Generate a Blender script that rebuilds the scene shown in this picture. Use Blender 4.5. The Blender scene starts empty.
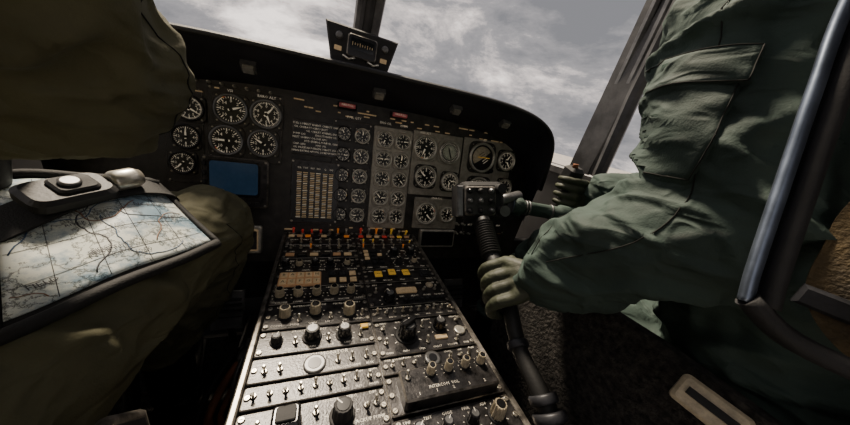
import bpy, bmesh, math, random
from mathutils import Vector, Matrix, noise
from mathutils.bvhtree import BVHTree
V=Vector
random.seed(7)
scene=bpy.context.scene
COL=scene.collection
FLOOR=-0.95

# ---------------------------------------------------------------- materials
MATS={}
def mat(name,col,rough=0.5,metal=0.0,var=0.0,vscale=20,bump=0.0,bscale=200,emit=None,es=1.0,col2=None,stretch=None,spec=0.5,bd=.0015,crease=0):
    if name in MATS: return MATS[name]
    m=bpy.data.materials.new(name); m.use_nodes=True
    nt=m.node_tree; N=nt.nodes; L=nt.links
    b=N['Principled BSDF']
    b.inputs['Base Color'].default_value=(*col,1)
    b.inputs['Roughness'].default_value=rough
    b.inputs['Metallic'].default_value=metal
    b.inputs['Specular IOR Level'].default_value=spec
    tc=N.new('ShaderNodeTexCoord'); mp=N.new('ShaderNodeMapping')
    L.new(tc.outputs['Object'],mp.inputs['Vector'])
    if stretch: mp.inputs['Scale'].default_value=stretch
    if var>0 or col2:
        n=N.new('ShaderNodeTexNoise'); n.inputs['Scale'].default_value=vscale; n.inputs['Detail'].default_value=6
        n.inputs['Roughness'].default_value=.65
        L.new(mp.outputs[0],n.inputs['Vector'])
        r=N.new('ShaderNodeValToRGB')
        c2=col2 if col2 else tuple(min(1,c*(1+var)+var*.01) for c in col)
        c1=tuple(c*(1-var*.6) for c in col)
        r.color_ramp.elements[0].position=.35; r.color_ramp.elements[1].position=.68
        r.color_ramp.elements[0].color=(*[max(0,c) for c in c1],1); r.color_ramp.elements[1].color=(*c2,1)
        L.new(n.outputs['Fac'],r.inputs['Fac']); L.new(r.outputs['Color'],b.inputs['Base Color'])
        mr=N.new('ShaderNodeMapRange'); mr.inputs['To Min'].default_value=max(.05,rough-.15); mr.inputs['To Max'].default_value=min(1,rough+.15)
        L.new(n.outputs['Fac'],mr.inputs['Value']); L.new(mr.outputs[0],b.inputs['Roughness'])
    last=None
    if crease>0:
        m2=N.new('ShaderNodeMapping'); m2.inputs['Rotation'].default_value=(.5,.4,.7); m2.inputs['Scale'].default_value=(1,1,1.9)
        L.new(tc.outputs['Object'],m2.inputs['Vector'])
        for sc,ds in ((6,.016*crease),(15,.005*crease)):
            q=N.new('ShaderNodeTexNoise'); q.inputs['Scale'].default_value=sc; q.inputs['Detail'].default_value=1.2; q.inputs['Distortion'].default_value=.7
            L.new(m2.outputs[0],q.inputs['Vector'])
            a=N.new('ShaderNodeMath'); a.operation='SUBTRACT'; a.inputs[1].default_value=.5; L.new(q.outputs['Fac'],a.inputs[0])
            c=N.new('ShaderNodeMath'); c.operation='ABSOLUTE'; L.new(a.outputs[0],c.inputs[0])
            d=N.new('ShaderNodeMapRange'); d.interpolation_type='SMOOTHSTEP'; d.inputs['From Min'].default_value=0; d.inputs['From Max'].default_value=.16; d.inputs['To Min'].default_value=1; d.inputs['To Max'].default_value=0
            L.new(c.outputs[0],d.inputs['Value'])
            bp=N.new('ShaderNodeBump'); bp.inputs['Strength'].default_value=.75; bp.inputs['Distance'].default_value=ds
            L.new(d.outputs[0],bp.inputs['Height'])
            if last: L.new(last.outputs[0],bp.inputs['Normal'])
            last=bp
    if bump>0:
        n2=N.new('ShaderNodeTexNoise'); n2.inputs['Scale'].default_value=bscale; n2.inputs['Detail'].default_value=4
        L.new(mp.outputs[0],n2.inputs['Vector'])
        bp=N.new('ShaderNodeBump'); bp.inputs['Strength'].default_value=bump; bp.inputs['Distance'].default_value=bd
        L.new(n2.outputs['Fac'],bp.inputs['Height'])
        if last: L.new(last.outputs[0],bp.inputs['Normal'])
        last=bp
    if last: L.new(last.outputs[0],b.inputs['Normal'])
    if emit:
        b.inputs['Emission Color'].default_value=(*emit,1); b.inputs['Emission Strength'].default_value=es
    MATS[name]=m; return m

mat('panel_black',(.019,.016,.013),.40,.0,var=.9,vscale=30,bump=.3,bscale=300)
mat('console_black',(.023,.021,.021),.32,.25,var=1.2,vscale=45,bump=.35,bscale=260)
mat('worn_edge',(.18,.165,.145),.36,.7,var=.9,vscale=60)
mat('matte_black',(.012,.012,.013),.7,var=.5,vscale=25,bump=.3,bscale=400)
mat('hood_black',(.012,.012,.018),.6,var=.6,vscale=8,bump=.6,bscale=500)
mat('gloss_black',(.012,.012,.013),.22)
mat('face_black',(.007,.007,.008),.3)
mat('panel_silver',(.36,.33,.275),.42,.35,var=.35,vscale=35,bump=.2,bscale=250)
mat('rim_silver',(.62,.59,.51),.34,.75,var=.3,vscale=60)
mat('screw',(.42,.39,.33),.35,.9)
mat('glowing_white_ink',(.85,.80,.70),.6,emit=(.85,.72,.52),es=.18)  # lettering given a faint glow of its own to lift the dim panel
mat('cream',(.66,.50,.30),.45,var=.3,vscale=80,emit=(.7,.46,.22),es=.09)  # cream paint with a faint orange glow added, no lamp behind it
mat('ivory_knob',(.54,.46,.32),.42,var=.35,vscale=90)
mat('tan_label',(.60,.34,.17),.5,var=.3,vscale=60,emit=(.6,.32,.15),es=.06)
mat('yellow',(.85,.52,.08),.45,emit=(.9,.5,.05),es=.15)
mat('red',(.65,.06,.05),.45,emit=(.7,.05,.03),es=.12)
mat('pink_red',(.75,.18,.20),.5)
mat('orange',(.85,.28,.05),.45,emit=(.9,.25,.03),es=.15)
mat('blue_screen',(.008,.016,.03),.16,var=.5,vscale=25,emit=(.035,.085,.16),es=.15)
mat('dark_glass',(.01,.012,.014),.08)
mat('grey_metal',(.17,.17,.17),.4,.6,var=.5,vscale=18,bump=.1)
mat('frame_grey',(.06,.06,.062),.5,.3,var=.6,vscale=12,bump=.15)
mat('bright_metal',(.20,.24,.31),.40,.9,var=.5,vscale=14)
mat('rubber',(.015,.015,.015),.55,bump=.3)
mat('boot_black',(.024,.020,.016),.38,var=.6,vscale=25,bump=.4,bscale=120)
mat('brown_cable',(.28,.10,.04),.5,var=.4)
mat('webbing',(.060,.040,.014),.8,var=.9,vscale=30,bump=1.0,bscale=250,bd=.003)
mat('black_webbing',(.014,.014,.014),.75,bump=.6,bscale=400)
mat('carpet',(.013,.011,.009),.95,var=2.4,vscale=90,bump=1.0,bscale=160,bd=.006)
mat('seat_shell',(.026,.027,.032),.45,.2,var=.8,vscale=15,bump=.2)
mat('skin',(.50,.30,.21),.5,var=.15,vscale=15)
mat('wall_dark',(.026,.026,.028),.7,var=.5,vscale=6,bump=.2,bscale=60)
mat('tarmac',(.36,.34,.32),.9,var=.25,vscale=2,bump=.3,bscale=40)
mat('suit_olive',(.094,.089,.046),.82,var=.30,vscale=7,bump=.4,bscale=420,crease=.38)
mat('suit_green',(.034,.058,.048),.80,var=.30,vscale=7,bump=.4,bscale=420,crease=.40)
mat('glove_green',(.034,.040,.021),.62,var=.6,vscale=22,bump=.4,bscale=300,crease=.15)
mat('stitch',(.010,.011,.009),.9)
mat('helmet',(.08,.09,.07),.4)
mat('print_blue',(.06,.12,.22),.5)
mat('print_dark',(.05,.05,.06),.5)
mat('print_brown',(.28,.14,.08),.5)

def map_mat():
    m=bpy.data.materials.new('map_paper'); m.use_nodes=True
    nt=m.node_tree;N=nt.nodes;L=nt.links;b=N['Principled BSDF']
    b.inputs['Roughness'].default_value=.30
    tc=N.new('ShaderNodeTexCoord')
    vo=N.new('ShaderNodeTexVoronoi'); vo.feature='DISTANCE_TO_EDGE'; vo.inputs['Scale'].default_value=30
    no=N.new('ShaderNodeTexNoise'); no.inputs['Scale'].default_value=13; no.inputs['Detail'].default_value=12; no.inputs['Roughness'].default_value=.72
    mx=N.new('ShaderNodeMixRGB'); mx.inputs['Fac'].default_value=.12
    L.new(tc.outputs['Object'],mx.inputs[1]); L.new(no.outputs['Color'],mx.inputs[2]); L.new(tc.outputs['Object'],no.inputs['Vector'])
    L.new(mx.outputs[0],vo.inputs['Vector'])
    r=N.new('ShaderNodeValToRGB'); r.color_ramp.elements[0].position=.01; r.color_ramp.elements[0].color=(.13,.14,.13,1)
    r.color_ramp.elements[1].position=.06; r.color_ramp.elements[1].color=(.72,.75,.72,1)
    L.new(vo.outputs['Distance'],r.inputs['Fac'])
    r2=N.new('ShaderNodeValToRGB'); r2.color_ramp.elements[0].position=.43; r2.color_ramp.elements[0].color=(.34,.47,.60,1)
    r2.color_ramp.elements[1].position=.56; r2.color_ramp.elements[1].color=(1.1,1.1,1.04,1)
    L.new(no.outputs['Fac'],r2.inputs['Fac'])
    mu=N.new('ShaderNodeMixRGB'); mu.blend_type='MULTIPLY'; mu.inputs['Fac'].default_value=1
    L.new(r.outputs[0],mu.inputs[1]); L.new(r2.outputs[0],mu.inputs[2]); L.new(mu.outputs[0],b.inputs['Base Color'])
    n3=N.new('ShaderNodeTexNoise'); n3.inputs['Scale'].default_value=7; n3.inputs['Detail'].default_value=1.2; n3.inputs['Distortion'].default_value=.8
    L.new(tc.outputs['Object'],n3.inputs['Vector'])
    bp=N.new('ShaderNodeBump'); bp.inputs['Strength'].default_value=.45; bp.inputs['Distance'].default_value=.012
    L.new(n3.outputs['Fac'],bp.inputs['Height']); L.new(bp.outputs[0],b.inputs['Normal'])
    MATS['map_paper']=m
map_mat()

# ---------------------------------------------------------------- builder
def T(x,y,z): return Matrix.Translation((x,y,z))
def R(a,ax): return Matrix.Rotation(math.radians(a),4,ax)
_gl={}
def glyphs(s):
    if s in _gl: return _gl[s]
    c=bpy.data.curves.new('t','FONT'); c.body=s; c.align_x='CENTER'; c.align_y='CENTER'; c.resolution_u=1
    o=bpy.data.objects.new('t',c); COL.objects.link(o)
    dg=bpy.context.evaluated_depsgraph_get()
    me=bpy.data.meshes.new_from_object(o.evaluated_get(dg))
    r=([v.co.copy() for v in me.vertices],[tuple(p.vertices) for p in me.polygons])
    bpy.data.objects.remove(o); bpy.data.curves.remove(c); bpy.data.meshes.remove(me)
    _gl[s]=r; return r
def rrect(sx,sy,r=0,n=3):
    if r<=0: return [(sx/2,sy/2),(-sx/2,sy/2),(-sx/2,-sy/2),(sx/2,-sy/2)]
    out=[]
    for cx,cy,a0 in ((sx/2-r,sy/2-r,0),(-sx/2+r,sy/2-r,90),(-sx/2+r,-sy/2+r,180),(sx/2-r,-sy/2+r,270)):
        for i in range(n+1):
            a=math.radians(a0+90*i/n); out.append((cx+r*math.cos(a),cy+r*math.sin(a)))
    return out
class B:
    def __init__(s): s.v=[];s.f=[];s.m=[];s.sm=[];s.mats=[]
    def mi(s,n):
        if n not in s.mats: s.mats.append(n)
        return s.mats.index(n)
    def face(s,idx,mi,sm=False): s.f.append(idx);s.m.append(mi);s.sm.append(sm)
    def loops(s,M,loops,mn,cap0=True,cap1=True,sm=False,closed=True):
        mi=s.mi(mn); base=[]
        for lp in loops:
            b=len(s.v); base.append(b)
            for p in lp: s.v.append(M@V(p))
        n=len(loops[0])
        for i in range(len(loops)-1):
            for j in range(n if closed else n-1):
                k=(j+1)%n
                s.face((base[i]+j,base[i]+k,base[i+1]+k,base[i+1]+j),mi,sm)
        if cap0: s.face(tuple(base[0]+j for j in reversed(range(n))),mi)
        if cap1: s.face(tuple(base[-1]+j for j in range(n)),mi)
    def prism(s,M,outline,h,mn,ch=0,z0=0,edge=None):
        lp=[[(x,y,z0) for x,y in outline]]
        if ch>0:
            lp.append([(x,y,z0+h-ch) for x,y in outline])
            cx=sum(p[0] for p in outline)/len(outline); cy=sum(p[1] for p in outline)/len(outline)
            mxx=max(abs(p[0]-cx) for p in outline); mxy=max(abs(p[1]-cy) for p in outline)
            top=[(cx+(x-cx)*(1-ch/mxx),cy+(y-cy)*(1-ch/mxy),z0+h) for x,y in outline]
            if edge:
                s.loops(M,lp,mn,True,False); s.loops(M,[lp[1],top],edge,False,False); s.loops(M,[top,top],mn,False,True); return
            lp.append(top)
        else: lp.append([(x,y,z0+h) for x,y in outline])
        s.loops(M,lp,mn)
    def box(s,M,sx,sy,sz,mn,ch=0,r=0): s.prism(M@T(0,0,-sz/2),rrect(sx,sy,r),sz,mn,ch)
    def lathe(s,M,prof,mn,seg=20,sm=True,cap=True,flute=0):
        lps=[]
        for r,z in prof:
            lps.append([((r*(1-(flute if j%2 else 0)))*math.cos(2*math.pi*j/seg),(r*(1-(flute if j%2 else 0)))*math.sin(2*math.pi*j/seg),z) for j in range(seg)])
        s.loops(M,lps,mn,cap,cap,sm and not flute)
    def tube(s,pts,rad,mn,seg=12,sm=True,caps=True,flat=1.0):
        pts=[V(p) for p in pts]
        if not isinstance(rad,(list,tuple)): rad=[rad]*len(pts)
        t=(pts[1]-pts[0]).normalized()
        up=V((0,0,1)) if abs(t.z)<.9 else V((0,1,0))
        n=(up-t*up.dot(t)).normalized(); lps=[]
        for i,p in enumerate(pts):
            if i==0: tt=pts[1]-pts[0]
            elif i==len(pts)-1: tt=pts[-1]-pts[-2]
            else: tt=(pts[i+1]-pts[i]).normalized()+(pts[i]-pts[i-1]).normalized()
            tt.normalize(); n=(n-tt*n.dot(tt)).normalized(); bb=tt.cross(n)
            lps.append([p+n*(rad[i]*flat*math.cos(2*math.pi*j/seg))+bb*(rad[i]*math.sin(2*math.pi*j/seg)) for j in range(seg)])
        s.loops(Matrix(),lps,mn,caps,caps,sm)
    def ribbon(s,pts,w,th,nrm,mn):
        pts=[V(p) for p in pts]; nrm=V(nrm).normalized(); lps=[]
        for i,p in enumerate(pts):
            t=(pts[min(i+1,len(pts)-1)]-pts[max(i-1,0)]).normalized(); a=t.cross(nrm).normalized(); n=a.cross(t)
            lps.append([p+a*w/2+n*th/2,p-a*w/2+n*th/2,p-a*w/2-n*th/2,p+a*w/2-n*th/2])
        s.loops(Matrix(),lps,mn)
    def ell(s,M,rx,ry,rz,mn,seg=20,rings=12):
        lps=[]
        for i in range(1,rings):
            a=math.pi*i/rings; z=-math.cos(a); q=math.sin(a)
            lps.append([(rx*q*math.cos(2*math.pi*j/seg),ry*q*math.sin(2*math.pi*j/seg),rz*z) for j in range(seg)])
        s.loops(M,lps,mn,True,True,True)
    def text(s,M,txt,size,mn,mx=None):
        vs,fs=glyphs(txt); mi=s.mi(mn); b=len(s.v)
        for v in vs: s.v.append(M@(v*size))
        for f in fs: s.face(tuple(b+i for i in f),mi)
    def obj(s,name,M=None,parent=None,flip=False):
        me=bpy.data.meshes.new(name)
        if M: Mi=M.inverted(); vv=[Mi@v for v in s.v]
        else: vv=s.v
        me.from_pydata([tuple(v) for v in vv],[],s.f)
        for n in s.mats: me.materials.append(MATS[n])
        me.polygons.foreach_set('material_index',s.m); me.polygons.foreach_set('use_smooth',s.sm)
        me.update()
        bm=bmesh.new(); bm.from_mesh(me)
        bmesh.ops.recalc_face_normals(bm,faces=[f for f in bm.faces]); bm.to_mesh(me); bm.free()
        o=bpy.data.objects.new(name,me); COL.objects.link(o)
        if M: o.matrix_world=M
        if parent:
            o.parent=parent; o.matrix_parent_inverse=parent.matrix_world.inverted()
        return o
def empty(name,loc=(0,0,0)):
    e=bpy.data.objects.new(name,None); e.empty_display_size=.05; COL.objects.link(e); e.location=loc
    e.matrix_world=T(*loc); return e
def spline(pts,n=8):
    pts=[V(p) for p in pts]; out=[]
    P=[pts[0]*2-pts[1]]+pts+[pts[-1]*2-pts[-2]]
    for i in range(1,len(P)-2):
        for k in range(n):
            t=k/n; a,b,c,d=P[i-1],P[i],P[i+1],P[i+2]
            out.append(.5*((2*b)+(c-a)*t+(2*a-5*b+4*c-d)*t*t+(3*b-a-3*c+d)*t**3))
    out.append(pts[-1]); return out
def ispline(v,n=8):
    vv=spline([(x,0,0) for x in v],n); return [p.x for p in vv]
def frame(p,z,x=None):
    z=V(z).normalized(); x=V(x) if x is not None else (V((1,0,0)) if abs(z.x)<.9 else V((0,1,0)))
    x=(x-z*x.dot(z)).normalized(); y=z.cross(x)
    M=Matrix((x,y,z)).transposed().to_4x4(); M.translation=V(p); return M

# ---------------------------------------------------------------- camera
cam=bpy.data.cameras.new('camera'); co=bpy.data.objects.new('camera',cam); COL.objects.link(co)
r_=V((0.9304,-0.3200,0.1788)).normalized(); f_=V((.3638,.8658,-.3435)); f_=(f_-r_*f_.dot(r_)).normalized(); u_=r_.cross(f_)
Mc=Matrix((r_,u_,-f_)).transposed().to_4x4(); co.matrix_world=Mc
cam.sensor_width=36; cam.lens=267.85/850*36; cam.clip_start=.01
scene.camera=co

# ---------------------------------------------------------------- world
w=bpy.data.worlds.new('sky'); scene.world=w; w.use_nodes=True
nt=w.node_tree;N=nt.nodes;L=nt.links
bg=N['Background']; tc=N.new('ShaderNodeTexCoord'); mp=N.new('ShaderNodeMapping'); mp.inputs['Scale'].default_value=(1,1,2.4); mp.inputs['Rotation'].default_value=(.1,.25,.3)
n1=N.new('ShaderNodeTexNoise'); n1.inputs['Scale'].default_value=2.1; n1.inputs['Detail'].default_value=12; n1.inputs['Roughness'].default_value=.66; n1.inputs['Distortion'].default_value=.25
L.new(tc.outputs['Generated'],mp.inputs['Vector']); L.new(mp.outputs[0],n1.inputs['Vector'])
cr=N.new('ShaderNodeValToRGB')
e=cr.color_ramp.elements; e[0].position=.40; e[0].color=(.20,.20,.215,1); e[1].position=.65; e[1].color=(1.5,1.34,1.24,1)
x=cr.color_ramp.elements.new(.50); x.color=(.33,.315,.325,1)
x=cr.color_ramp.elements.new(.565); x.color=(.72,.64,.61,1)
L.new(n1.outputs['Fac'],cr.inputs['Fac']); L.new(cr.outputs[0],bg.inputs['Color']); bg.inputs['Strength'].default_value=1.35
sun=bpy.data.lights.new('sun','SUN'); sun.energy=9.0; sun.angle=math.radians(9); sun.color=(1,.85,.66)
so=bpy.data.objects.new('sun',sun); COL.objects.link(so)
so.matrix_world=frame((0,0,3),V((-.14,.60,.86)))

# ---------------------------------------------------------------- room shell
b=B(); b.box(T(.15,.1,FLOOR-.02),2.0,1.75,.04,'carpet'); b.obj('floor')
b=B(); b.box(T(0,0,-1.95),60,60,.04,'tarmac'); b.obj('ground')
for nm,x in (('wall_left',-.90),('wall_right',1.20)):
    b=B(); b.box(T(x,.55,-.56),.04,2.3,.80,'wall_dark',.01); b.box(T(x,.55,-.15),.07,2.3,.04,'frame_grey',.008)
    y1=.0 if x<0 else .48
    b.box(T(x,(-.6+y1)/2,.42),.05,y1+.6,1.12,'wall_dark',.01); b.obj(nm)
b=B(); b.box(T(-.52,-.62,.02),.72,.04,1.94,'wall_dark'); b.box(T(.80,-.62,.02),.74,.04,1.94,'wall_dark'); b.box(T(.135,-.62,.85),.58,.04,.28,'wall_dark'); b.obj('wall_back')  # unseen; sides closed to darken the rear, middle left open to light the panel
b=B(); b.box(T(.15,-.52,1.00),2.0,.16,.05,'wall_dark'); b.box(T(.125,-.0,1.01),.34,.88,.05,'wall_dark'); b.box(T(.125,.10,.945),.30,.6,.08,'panel_black',.02)
b.box(T(.73,-.02,1.01),.86,.90,.04,'wall_dark')  # unseen cover added over the right skylight to keep that side dark
b.box(T(-.84,.0,1.0),.05,.9,.05,'frame_grey',.01)
b.box(T(.15,.5,1.0),2.0,.06,.05,'frame_grey',.01); b.obj('ceiling')
for nm,x in (('door_post',1.12),('door_post',-.86)):
    b=B(); s=1 if x>0 else -1
    b.tube([(x,.83,-.125),(x,.82,.2),(x-.03*s,.76,.6),(x-.12*s,.62,.96)],.026,'frame_grey',8,False)
    for dy in (.05,.10): b.tube([(x+.01,.83+dy,-.125),(x+.01,.82+dy,.2),(x-.02*s,.76+dy,.6),(x-.1*s,.62+dy,.96)],.014,'grey_metal',6,False)
    b.box(T(x,.89,.3)@R(6,'X'),.012,.11,.85,'frame_grey'); b.obj(nm)
b=B()
for dx in (-.028,.028):
    b.tube([(.12+dx,1.30,.02),(.12+dx,1.08,.263),(.12+dx,.62,.80),(.12+dx,.54,.95)],.017,'grey_metal',8,False)
b.tube([(.12,1.30,.02),(.12,1.085,.268),(.12,.62,.81),(.12,.54,.96)],.022,'frame_grey',8,False)
b.obj('windshield_post')
b=B(); b.box(T(.15,1.62,-.08)@R(-6,'X'),1.9,.6,.04,'matte_black')
b.box(T(.15,1.30,-.52),1.6,.04,.8,'matte_black'); b.box(T(.15,1.17,-.97),1.9,.36,.04,'wall_dark'); b.obj('nose_deck')
b=B(); b.box(T(.80,1.00,-.72),.78,.03,.40,'matte_black',.005); b.box(T(-.42,1.00,-.66),.66,.03,.24,'matte_black',.005); b.obj('kick_panel')

# ---------------------------------------------------------------- instrument panel
Mp=Matrix(((1,0,0,0),(0,.196,-.981,.95),(0,.981,.196,-.485),(0,0,0,1)))
UC=.125
def outline(W,Htop,v0,n,k=40,low=-.10):
    pts=[(UC+W*.93,low),(UC+W,v0)]
    for i in range(1,k):
        a=math.pi*i/k; c=math.cos(a); x=math.copysign(abs(c)**(2/n),c); y=math.sin(a)**(2/n)
        pts.append((UC+W*x,v0+(Htop-v0)*y))
    pts+= [(UC-W,v0),(UC-W*.93,low)]
    return pts
b=B(); po=outline(.80,.485,.1,3.5)
b.prism(Mp@T(0,0,-.02),po,.02,'panel_black')
def scr(b,M,r=.004): b.lathe(M,[(r,0),(r,.0015),(r*.7,.0025)],'screw',8)
def subplate(b,M,sx,sy,mn='panel_black',h=.005,screws=True,r=.004):
    b.prism(M,rrect(sx,sy,r),h,mn,.0015,0,'worn_edge' if mn=='panel_black' else None)
    if screws:
        for a in (-1,1):
            for c in (-1,1): scr(b,M@T(a*(sx/2-.007),c*(sy/2-.007),h),.0032)
subplate(b,Mp@T(.245,.225,0),.148,.385,'panel_silver',.006)
subplate(b,Mp@T(.43,.30,0),.215,.25,'panel_silver',.005)
subplate(b,Mp@T(.67,.31,0),.25,.24,'panel_silver',.005)
subplate(b,Mp@T(.455,.10,0),.20,.13,'panel_silver',.005)
subplate(b,Mp@T(-.228,.35,0),.20,.215,'panel_black',.005)
subplate(b,Mp@T(.097,.225,0),.135,.385,'panel_black',.005)
subplate(b,Mp@T(-.385,.30,0),.09,.28,'panel_black',.004)
for i in range(70):
    u=random.uniform(-.45,.8); v=random.choice([.45,.44,.432,.02,.03,.46])
    b.prism(Mp@T(u,v,.0005),rrect(random.uniform(.008,.025),.0035),.006,'cream')
for u in [x*.032-.42 for x in range(9)]: 
    b.lathe(Mp@T(u,.463,0),[(.005,0),(.005,.006),(.002,.008),(.002,.018)],'rim_silver',8)
for txt,u,v in (('BARO ALT',-.173,.448),('VSI',-.27,.448),('ENG OIL',.21,.430),('XMSN',.28,.430),('FUEL QTY',.097,.43),('RAD ALT',.37,.418),('HSI',.64,.428),('TORQUE',-.24,.075),('STAB POS',.45,.165)):
    b.text(Mp@T(u,v,.0075),txt,.011,'glowing_white_ink')
for i in range(9): b.lathe(Mp@T(.56+.0*i+ (i%3)*.03,.10-.04*(i//3),0),[(.007,0),(.007,.008),(.004,.010),(.003,.022),(.0045,.026)],'rim_silver',10)
subplate(b,Mp@T(.70,.10,0),.22,.16,'panel_black',.012)
for i in range(12): b.prism(Mp@T(.62+(i%4)*.05,.06+(i//4)*.04,.012),rrect(.034,.022,.003),.004,'matte_black',.001); b.text(Mp@T(.62+(i%4)*.05,.06+(i//4)*.04,.017),random.choice(['ON','TEST','ARM','OFF']),.011,'glowing_white_ink')
ip=b.obj('instrument_panel',Mp)

def gauge(name,u,v,r,flange='panel_black',rim='gloss_black',kind='dial',needles=(40,),nums=8,ticks=32,lift=.005,lab=None):
    M=Mp@T(u,v,lift); b=B()
    b.prism(M,rrect(r*2.08,r*2.08,r*.45,4),.004,flange,.001)
    for a in (45,135,225,315): scr(b,M@T(r*.95*math.cos(math.radians(a))*1.17,r*.95*math.sin(math.radians(a))*1.17,.004),.0028)
    seg=36; prof=[(r*.99,.003),(r*.99,.010),(r*.95,.013),(r*.86,.013),(r*.83,.0055)]
    b.lathe(M,prof,rim,seg,True,False)
    b.lathe(M,[(r*.86,.0045),(r*.86,.0055)],'face_black',seg,False)
    if kind=='dial':
        for i in range(ticks):
            a=2*math.pi*i/ticks; big=(i%(ticks//nums)==0)
            ln=r*(.18 if big else .10); 
            b.prism(M@R(-math.degrees(a),'Z')@T(0,r*.80-ln/2,.0056),rrect(r*(.055 if big else .03),ln),.0006,'glowing_white_ink')
            if big:
                rr=r*.52; b.text(M@T(rr*math.sin(a),rr*math.cos(a),.0062),str((i*nums//ticks)*(1 if nums>8 else 2)),r*.28,'glowing_white_ink')
        if random.random()<.5:
            a0=random.uniform(0,300)
            for k in range(7):
                b.prism(M@R(-(a0+k*6),'Z')@T(0,r*.81,.0060),rrect(r*.09,r*.045),.0006,random.choice(['yellow','red']) if k>4 else 'glowing_white_ink')
        if lab: b.text(M@T(0,-r*.25,.0062),lab,r*.2,'glowing_white_ink')
        for a in needles:
            MM=M@R(-a,'Z')
            b.prism(MM,[(r*.06,-r*.18),(r*.06,r*.3),(0,r*.68),(-r*.06,r*.3),(-r*.06,-r*.18)],.001,'glowing_white_ink',0,.0072)
        b.lathe(M,[(r*.11,.006),(r*.11,.0095),(r*.08,.0105)],'gloss_black',14)
    elif kind=='attitude':
        for half,mn,a0 in ((0,'ivory_knob',0),(1,'matte_black',180)):
            MM=M@R(38,'Z'); lps=[]
            for i in range(0,7):
                q=math.radians(90*i/6); rr=r*.72*math.cos(q)
                lps.append([(rr*math.cos(math.radians(a0+180*j/16)),rr*math.sin(math.radians(a0+180*j/16)),.006+.012*math.sin(q)) for j in range(17)])
            b.loops(MM,lps,mn,False,False,True,False)
        for k in (-2,-1,1,2): b.prism(M@R(38,'Z')@T(0,k*r*.16,.016),rrect(r*.4,r*.03),.002,'glowing_white_ink' if k<0 else 'matte_black')
        b.prism(M@T(0,0,.019),rrect(r*.9,r*.05),.001,'yellow')
        b.lathe(M@T(r*.75,-r*.8,.004),[(r*.16,0),(r*.16,.014),(r*.12,.018)],'gloss_black',14)
    elif kind=='card':
        b.lathe(M,[(r*.62,.006),(r*.62,.008)],'rim_silver',30,False)
        for i in range(24): b.prism(M@R(i*15,'Z')@T(0,r*.54,.008),rrect(r*.03,r*.12),.0006,'matte_black')
        for i in range(36): b.prism(M@R(i*10,'Z')@T(0,r*.74,.0056),rrect(r*.03,r*.1),.0006,'glowing_white_ink')
        b.prism(M@R(20,'Z'),[(r*.05,-r*.5),(r*.05,r*.3),(0,r*.5),(-r*.05,r*.3),(-r*.05,-r*.5)],.0012,'matte_black',0,.009)
    return b.obj(name,M)
gauge('airspeed_indicator',-.267,.394,.046,rim='grey_metal',needles=(70,),nums=8)
gauge('altimeter',-.173,.395,.046,rim='grey_metal',needles=(160,40),nums=10,ticks=50)
gauge('vertical_speed_indicator',-.279,.300,.046,rim='grey_metal',needles=(270,),nums=8)
gauge('radar_altimeter',-.181,.303,.044,rim='grey_metal',needles=(300,),nums=8)
gauge('clock',-.370,.380,.038,needles=(120,10),nums=12,ticks=60)
gauge('turn_indicator',-.380,.297,.036,needles=(0,),nums=8)
gauge('torque_gauge',-.390,.220,.034,needles=(220,),nums=8)
names=['oil_pressure_gauge','oil_temperature_gauge','fuel_gauge','turbine_temperature_gauge','rotor_speed_gauge']
for i in range(5):
    v=.372-.0725*i
    for u in (.2125,.2805): gauge(names[i],u,v,.031,'panel_silver','rim_silver',needles=(random.randint(0,359),random.randint(0,359)) if i%2 else (random.randint(0,359),),nums=8,ticks=24,lift=.006)
    gauge('hydraulic_gauge' if i%2 else 'transmission_gauge',.129,v,.028,'panel_black','rim_silver',needles=(random.randint(0,359),),nums=8,ticks=24)
    gauge('fuel_quantity_gauge',.066,v,.026,'panel_black','gloss_black',needles=(random.randint(0,359),),nums=8,ticks=24)
gauge('torque_gauge',.374,.362,.049,'panel_silver','rim_silver',needles=(200,),nums=8)
gauge('attitude_indicator',.480,.357,.047,'panel_silver','rim_silver','card')
gauge('attitude_indicator',.637,.355,.064,'panel_black','rim_silver','attitude')
gauge('altimeter',.765,.355,.046,'panel_black','rim_silver',needles=(30,150),nums=10,ticks=50)
gauge('airspeed_indicator',.388,.250,.046,'panel_black','rim_silver',needles=(310,),nums=8)
gauge('clock',.497,.240,.040,'panel_black','rim_silver',needles=(80,190),nums=12,ticks=60)
gauge('heading_indicator',.640,.215,.058,'panel_black','rim_silver','card')
gauge('vertical_speed_indicator',.775,.238,.040,'panel_black','rim_silver',needles=(270,),nums=8)
gauge('radar_altimeter',.408,.100,.047,'panel_silver','rim_silver',needles=(140,),nums=8)
gauge('turn_indicator',.503,.100,.034,'panel_silver','rim_silver',needles=(10,),nums=8)

M=Mp@T(-.252,.172,.0); b=B()
b.prism(M,rrect(.178,.158,.012,4),.022,'console_black',.004,0,'worn_edge')
b.prism(M@T(-.004,.012,.022),rrect(.140,.112,.010,4),.003,'gloss_black',.001)
b.prism(M@T(-.004,.014,.0245),rrect(.128,.100,.008,4),.0012,'blue_screen')
for i in range(6):
    b.prism(M@T(-.0625+.024*i,-.064,.022),rrect(.014,.010,.002),.005,'matte_black',.001)
for i in range(4):
    b.prism(M@T(.079,-.03+.028*i,.022),rrect(.009,.014,.002),.005,'matte_black',.001); b.prism(M@T(-.082,-.03+.028*i,.022),rrect(.009,.014,.002),.005,'matte_black',.001)
for a in (-1,1):
    for c in (-1,1): scr(b,M@T(a*.081,c*.071,.022))
b.obj('multifunction_display',M)
M=Mp@T(-.239,-.018,.0); b=B()
b.prism(M,rrect(.115,.095,.006,3),.016,'rim_silver',.003); b.prism(M@T(0,0,.016),rrect(.095,.075,.004),.002,'cream')
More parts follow.
